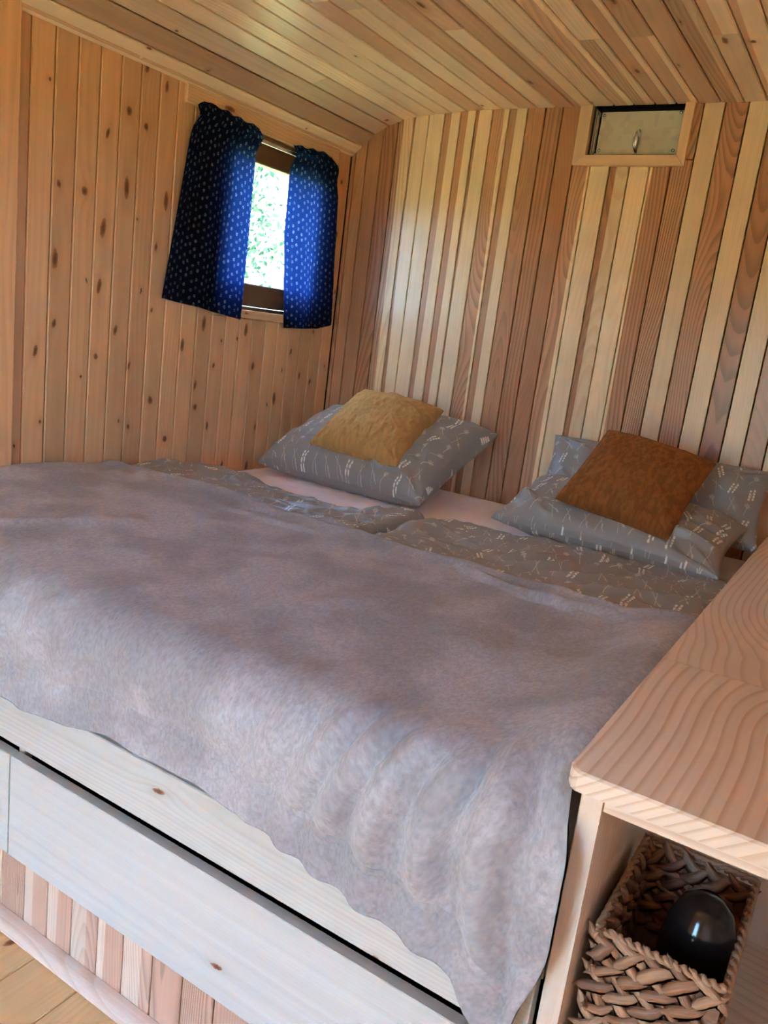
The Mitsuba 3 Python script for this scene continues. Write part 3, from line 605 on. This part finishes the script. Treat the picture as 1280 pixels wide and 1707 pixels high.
put('frame_strip', frame_piece([(xo0 + 0.001, zo), (xo1 - 0.001, zo), (xi1 - 0.001, zi), (xi0 + 0.001, zi)], -0.022, -0.0005, next(ids), 'x'), 'pine_trim', vh)
pl = put('plate', rounded((1.024, 0.024, 2.148), (1.304, 0.030, 2.286), 0.0029, 1), 'plate', vh, label='cream painted metal plate')
put('edge_strip', box(1.010, 1.0125, 0.006, 0.05, 2.145, 2.29, 'z', 0.0005, next(ids)), 'plate', vh)
put('edge_strip', box(1.018, 1.021, 0.004, 0.05, 2.145, 2.27, 'z', 0.0005, next(ids)), 'steel', vh)
put('lip', box(1.022, 1.306, 0.014, 0.0235, 2.1455, 2.1495, 'x', 0.0008, next(ids)), 'plate', vh)
hp = [(1.166, 0.022, 2.152), (1.166, 0.012, 2.160), (1.166, 0.004, 2.172), (1.167, 0.001, 2.195), (1.168, 0.004, 2.214), (1.168, 0.015, 2.221), (1.168, 0.023, 2.222)]
put('handle', tube(hp, [0.004, 0.006, 0.0105, 0.0105, 0.008, 0.005, 0.004], 10), 'steel', vh, smooth=50, label='bent steel latch handle')
for (x_, z_) in ((1.036, 2.273), (1.036, 2.160), (1.294, 2.277), (1.29, 2.16)):
    put('bolt', rounded((x_ - 0.005, 0.017, z_ - 0.005), (x_ + 0.005, 0.0245, z_ + 0.005), 0.0035, 1), 'steel', vh, smooth=40)

# ---------------------------------------------------------------- shelf unit beside the bed
sh = thing('shelf_unit', 'low open shelf unit of light pine beside the bed', 'shelf')
ZT = 0.960
def top_piece(ya, yb, idn, round_front):
    pts = [(1.843, ya), (2.247, ya), (2.247, yb), (1.843, yb)]
    if round_front: pts = [(1.846, ya + 0.014), (1.850, ya + 0.006), (1.858, ya), (2.247, ya), (2.247, yb), (1.843, yb), (1.843, ya + 0.02)]
    layers = [(ZT - 0.027, 0.0), (ZT - 0.024, 0.0), (ZT - 0.003, 0.0), (ZT, 0.003)]
    c = np.array([2.045, (ya + yb) / 2]); V, rings = [], []
    pts = np.array(pts); n = len(pts)
    for z_, ins in layers:
        q_ = pts.copy()
        if ins:
            q_[:, 0] += np.where(pts[:, 0] < 2.0, ins, 0); 
            if round_front: q_[:, 1] += np.where(pts[:, 1] < ya + 0.02, ins, 0)
        rings.append([(p[0], p[1], z_) for p in q_])
    T_, U_ = [], []
    def add(tr):
        for p in tr:
            T_.append(p); U_.append((2 * idn + 1 + (p[0] - 2.03) + (ZT - p[2]) * 1.3, 0.9 + p[1] + 2.0))
    for a_, b_ in zip(rings[:-1], rings[1:]):
        for j in range(n):
            k_ = (j + 1) % n
            add((a_[j], a_[k_], b_[k_])); add((a_[j], b_[k_], b_[j]))
    for j in range(1, n - 1):
        add((rings[-1][0], rings[-1][j], rings[-1][j + 1])); add((rings[0][0], rings[0][j + 1], rings[0][j]))
    m = tri(T_, np.arange(len(T_)).reshape(-1, 3))
    return m, np.array(U_)
put('top_board', top_piece(-1.972, -1.473, 903, True), 'spruce_shelf', sh)
put('top_board', top_piece(-1.4715, -0.004, 921, False), 'spruce_shelf', sh)
put('side_panel', box(1.864, 1.892, -1.960, -0.005, 0.002, 0.9325, 'z', 0.0015, next(ids), 0, '-x'), 'spruce_shelf', sh)
put('side_panel', box(2.222, 2.2475, -1.960, -0.005, 0.002, 0.9325, 'z', 0.0015, next(ids), 0, '-x'), 'spruce_shelf', sh)
put('front_rail', box(1.8925, 2.2215, -1.958, -1.938, 0.912, 0.9325, 'x', 0.0015, next(ids), 0, '-y'), 'spruce_shelf', sh)
put('shelf_board', box(1.8925, 2.2215, -1.955, -1.42, 0.452, 0.472, 'x', 0.0015, next(ids), 0, '+z'), 'spruce_shelf', sh)
put('back_panel', box(1.8925, 2.2215, -1.42, -1.408, 0.02, 0.9325, 'z', 0.0015, next(ids), 0, '-y'), 'spruce_shelf', sh)

# ---------------------------------------------------------------- woven basket with a black rounded thing in it
bs = thing('wicker_basket', 'brown woven water-hyacinth basket standing in the shelf unit', 'basket')
bx0, bx1, by0, by1, bz0, bz1 = 1.905, 2.079, -1.928, -1.655, 0.4735, 0.732
put('wall', cut_wall(bx0 + 0.008, bx1 - 0.008, by0 + 0.008, by1 - 0.008, bz0, bz1 - 0.01, [[bx0 + 0.013, by0 + 0.013, bz0 + 0.006], [bx1 - 0.013, by1 - 0.013, 1.0]]), 'hyacinth_2', bs)
def strand(c, t, n, ln, wd, th, idn, twist=0.0):
    """A flat leaf strand, pointed at both ends and arched off the wall."""
    c, t, n = (np.asarray(q_, float) for q_ in (c, t, n)); b = np.cross(n, t)
    V, U = [], []
    S = np.linspace(-1, 1, 6)
    for s in S:
        w_ = wd * (1 - abs(s) ** 2.5) ** 0.7 + 0.0008; hgt = th * (1 - s * s)
        ctr = c + t * (s * ln / 2) + n * (hgt - 0.002) + b * (0.15 * wd * math.sin(3 * s + idn))
        for (o, e) in ((-1, -0.35), (0, 0.6), (1, -0.2), (0, -0.8)):
            V.append(ctr + b * (o * w_ / 2) + n * (e * 0.0035)); U.append((idn + o * w_ / 2, s * ln / 2))
    F = []
    for i in range(5):
        for j in range(4):
            p, q_ = i * 4 + j, i * 4 + (j + 1) % 4; F += [(p, q_, q_ + 4), (p, q_ + 4, p + 4)]
    F += [(0, 2, 1), (0, 3, 2), (20, 21, 22), (20, 22, 23)]
    m = tri(V, F)
    if m.volume < 0: m.invert()
    return m, np.array(U)
cnt = 0
for face in ('front', 'inback', 'inleft', 'left', 'right'):
    if face in ('front', 'inback'): A, B = (bx0, bx1)
    else: A, B = (by0, by1)
    rows = 9 if face != 'inback' else 5
    for r_ in range(rows):
        zz_ = bz1 - 0.022 - r_ * 0.0285
        ncol = int(round((B - A) / 0.034))
        for c_ in range(ncol):
            for two in (0, 1):
                pos = A + (c_ + 0.5 + 0.5 * two * 0 + 0.25 * (r_ % 2)) * (B - A) / (ncol + 0.25)
                up = -1 if two else 1
                tilt = (0.55 + 0.35 * random.random()) * (1 if two == 0 else -0.8)
                dz_ = (0.006 if two == 0 else -0.007) + 0.004 * (random.random() - 0.5)
                ln = 0.052 + 0.016 * random.random(); wd = 0.014 + 0.007 * random.random()
                if face == 'front': c, t, n = (pos, by0 + 0.006, zz_ + dz_), (math.cos(tilt), 0, -math.sin(tilt)), (0, -1, 0)
                elif face == 'inback': c, t, n = (pos, by1 - 0.012, zz_ + dz_), (math.cos(tilt), 0, -math.sin(tilt)), (0, -1, 0)
                elif face == 'inleft': c, t, n = (bx0 + 0.012, pos, zz_ + dz_), (0, math.cos(tilt), -math.sin(tilt)), (1, 0, 0)
                elif face == 'left': c, t, n = (bx0 + 0.007, pos, zz_ + dz_), (0, math.cos(tilt), -math.sin(tilt)), (-1, 0, 0)
                else: c, t, n = (bx1 - 0.007, pos, zz_ + dz_), (0, math.cos(tilt), -math.sin(tilt)), (1, 0, 0)
                if face in ('left', 'right', 'inleft') and (r_ > 4 or two): continue
                edge_lim = B - 0.018 if True else B
                if not (A + 0.016 < pos < edge_lim): continue
                put('strand', strand(c, t, n, ln, wd, 0.007 + 0.003 * two, cnt * 0.13), 'hyacinth_%d' % random.choice((0, 1, 1, 0, 2)), bs, smooth=True)
                cnt += 1
# the twined rim
rp = []
def lerp_pts(a, b, n): return [tuple(np.array(a) + (np.array(b) - np.array(a)) * k / n) for k in range(n)]
cs = [(bx0 + 0.006, by0 + 0.006), (bx1 - 0.006, by0 + 0.006), (bx1 - 0.006, by1 - 0.006), (bx0 + 0.006, by1 - 0.006)]
for k in range(4):
    a, b = cs[k], cs[(k + 1) % 4]; rp += lerp_pts((*a, bz1), (*b, bz1), 46)
rp = np.array(rp + [rp[0]])
for ph in (0.0, np.pi):
    s_ = np.arange(len(rp)) * 0.95 + ph
    out = np.stack([np.cos(s_) * 0.0030, np.cos(s_) * 0.0030, np.sin(s_) * 0.0032 - 0.002], -1)
    put('rim_cord', tube(rp + out, 0.0035, 6), 'hyacinth_1', bs, smooth=60)

def lathe(prof, c, n=40):
    th_ = np.arange(n) * 2 * np.pi / n; V, F = [], []
    for r_, z_ in prof:
        for t_ in th_: V.append((c[0] + r_ * math.cos(t_), c[1] + r_ * math.sin(t_), c[2] + z_))
    for i in range(len(prof) - 1):
        for j in range(n):
            p, q_ = i * n + j, i * n + (j + 1) % n; F += [(p, q_, q_ + n), (p, q_ + n, p + n)]
    m = tri(V, F); m.merge_vertices(); m.update_faces(m.nondegenerate_faces())
    if m.volume < 0: m.invert()
    return m
kt = thing('vessel', 'glossy black rounded vessel lying in the wicker basket', 'vessel')
prof_ = [(0.0001, 0.0), (0.044, 0.0), (0.049, 0.01), (0.051, 0.06), (0.052, 0.12), (0.052, 0.17), (0.050, 0.215), (0.044, 0.250), (0.034, 0.275), (0.018, 0.290), (0.0001, 0.294)]
put('body', lathe(prof_, (2.024, -1.815, 0.4805)), 'black_gloss', kt, smooth=35)
put('band', lathe([(0.0515, 0.160), (0.0545, 0.162), (0.0545, 0.172), (0.0515, 0.174)], (2.024, -1.815, 0.4805)), 'black_gloss', kt, smooth=35)

# ---------------------------------------------------------------- outside: grass, a leafy tree beyond the window, a few more behind the way in
gm = trimesh.creation.box(bounds=[[-40, -40, -0.95], [40, 40, -0.85]]); put('lawn', tri(gm.vertices, gm.faces), 'grass', label='green lawn around the wagon outside the window', cat='lawn', kind='stuff')
def tree(c, h, rad, nl, leaf, seed, label):
    r_ = np.random.default_rng(seed)
    k = thing('tree', label, 'tree', None)
    put('trunk', tube([(c[0], c[1], -0.849), (c[0] + 0.05, c[1], h * 0.3), (c[0] - 0.05, c[1] + 0.1, h * 0.7)], [0.16, 0.12, 0.05], 9), 'bark', k, smooth=60)
    cl = r_.normal(size=(60, 3)); cl /= np.linalg.norm(cl, axis=1, keepdims=True); cl *= (r_.random((60, 1)) ** 0.4) * np.array([rad, rad, h * 0.42])
    P = cl[r_.integers(0, 60, nl)] + r_.normal(size=(nl, 3)) * 0.33 + np.array([c[0], c[1], h * 0.52])
    a = r_.normal(size=(nl, 3)); a /= np.linalg.norm(a, axis=1, keepdims=True); b = np.cross(a, r_.normal(size=(nl, 3))); b /= np.linalg.norm(b, axis=1, keepdims=True)
    s = leaf * (0.6 + 0.8 * r_.random((nl, 1)))
    V = np.stack([P - a * s, P + b * s * 0.45, P + a * s, P - b * s * 0.45], 1).reshape(-1, 3)
    f = np.arange(nl)[:, None] * 4; F = np.vstack([f + [0, 1, 2], f + [0, 2, 3]])
    u = np.repeat(r_.integers(0, 50, nl), 4) + 0.5
    lk = put('foliage', tri(V, F), 'leaf', k, uv=np.stack([u, u], -1), kind='stuff')
tree((-6.2, 3.6, 0), 7.5, 1.9, 60000, 0.042, 1, 'leafy green tree seen through the small window')
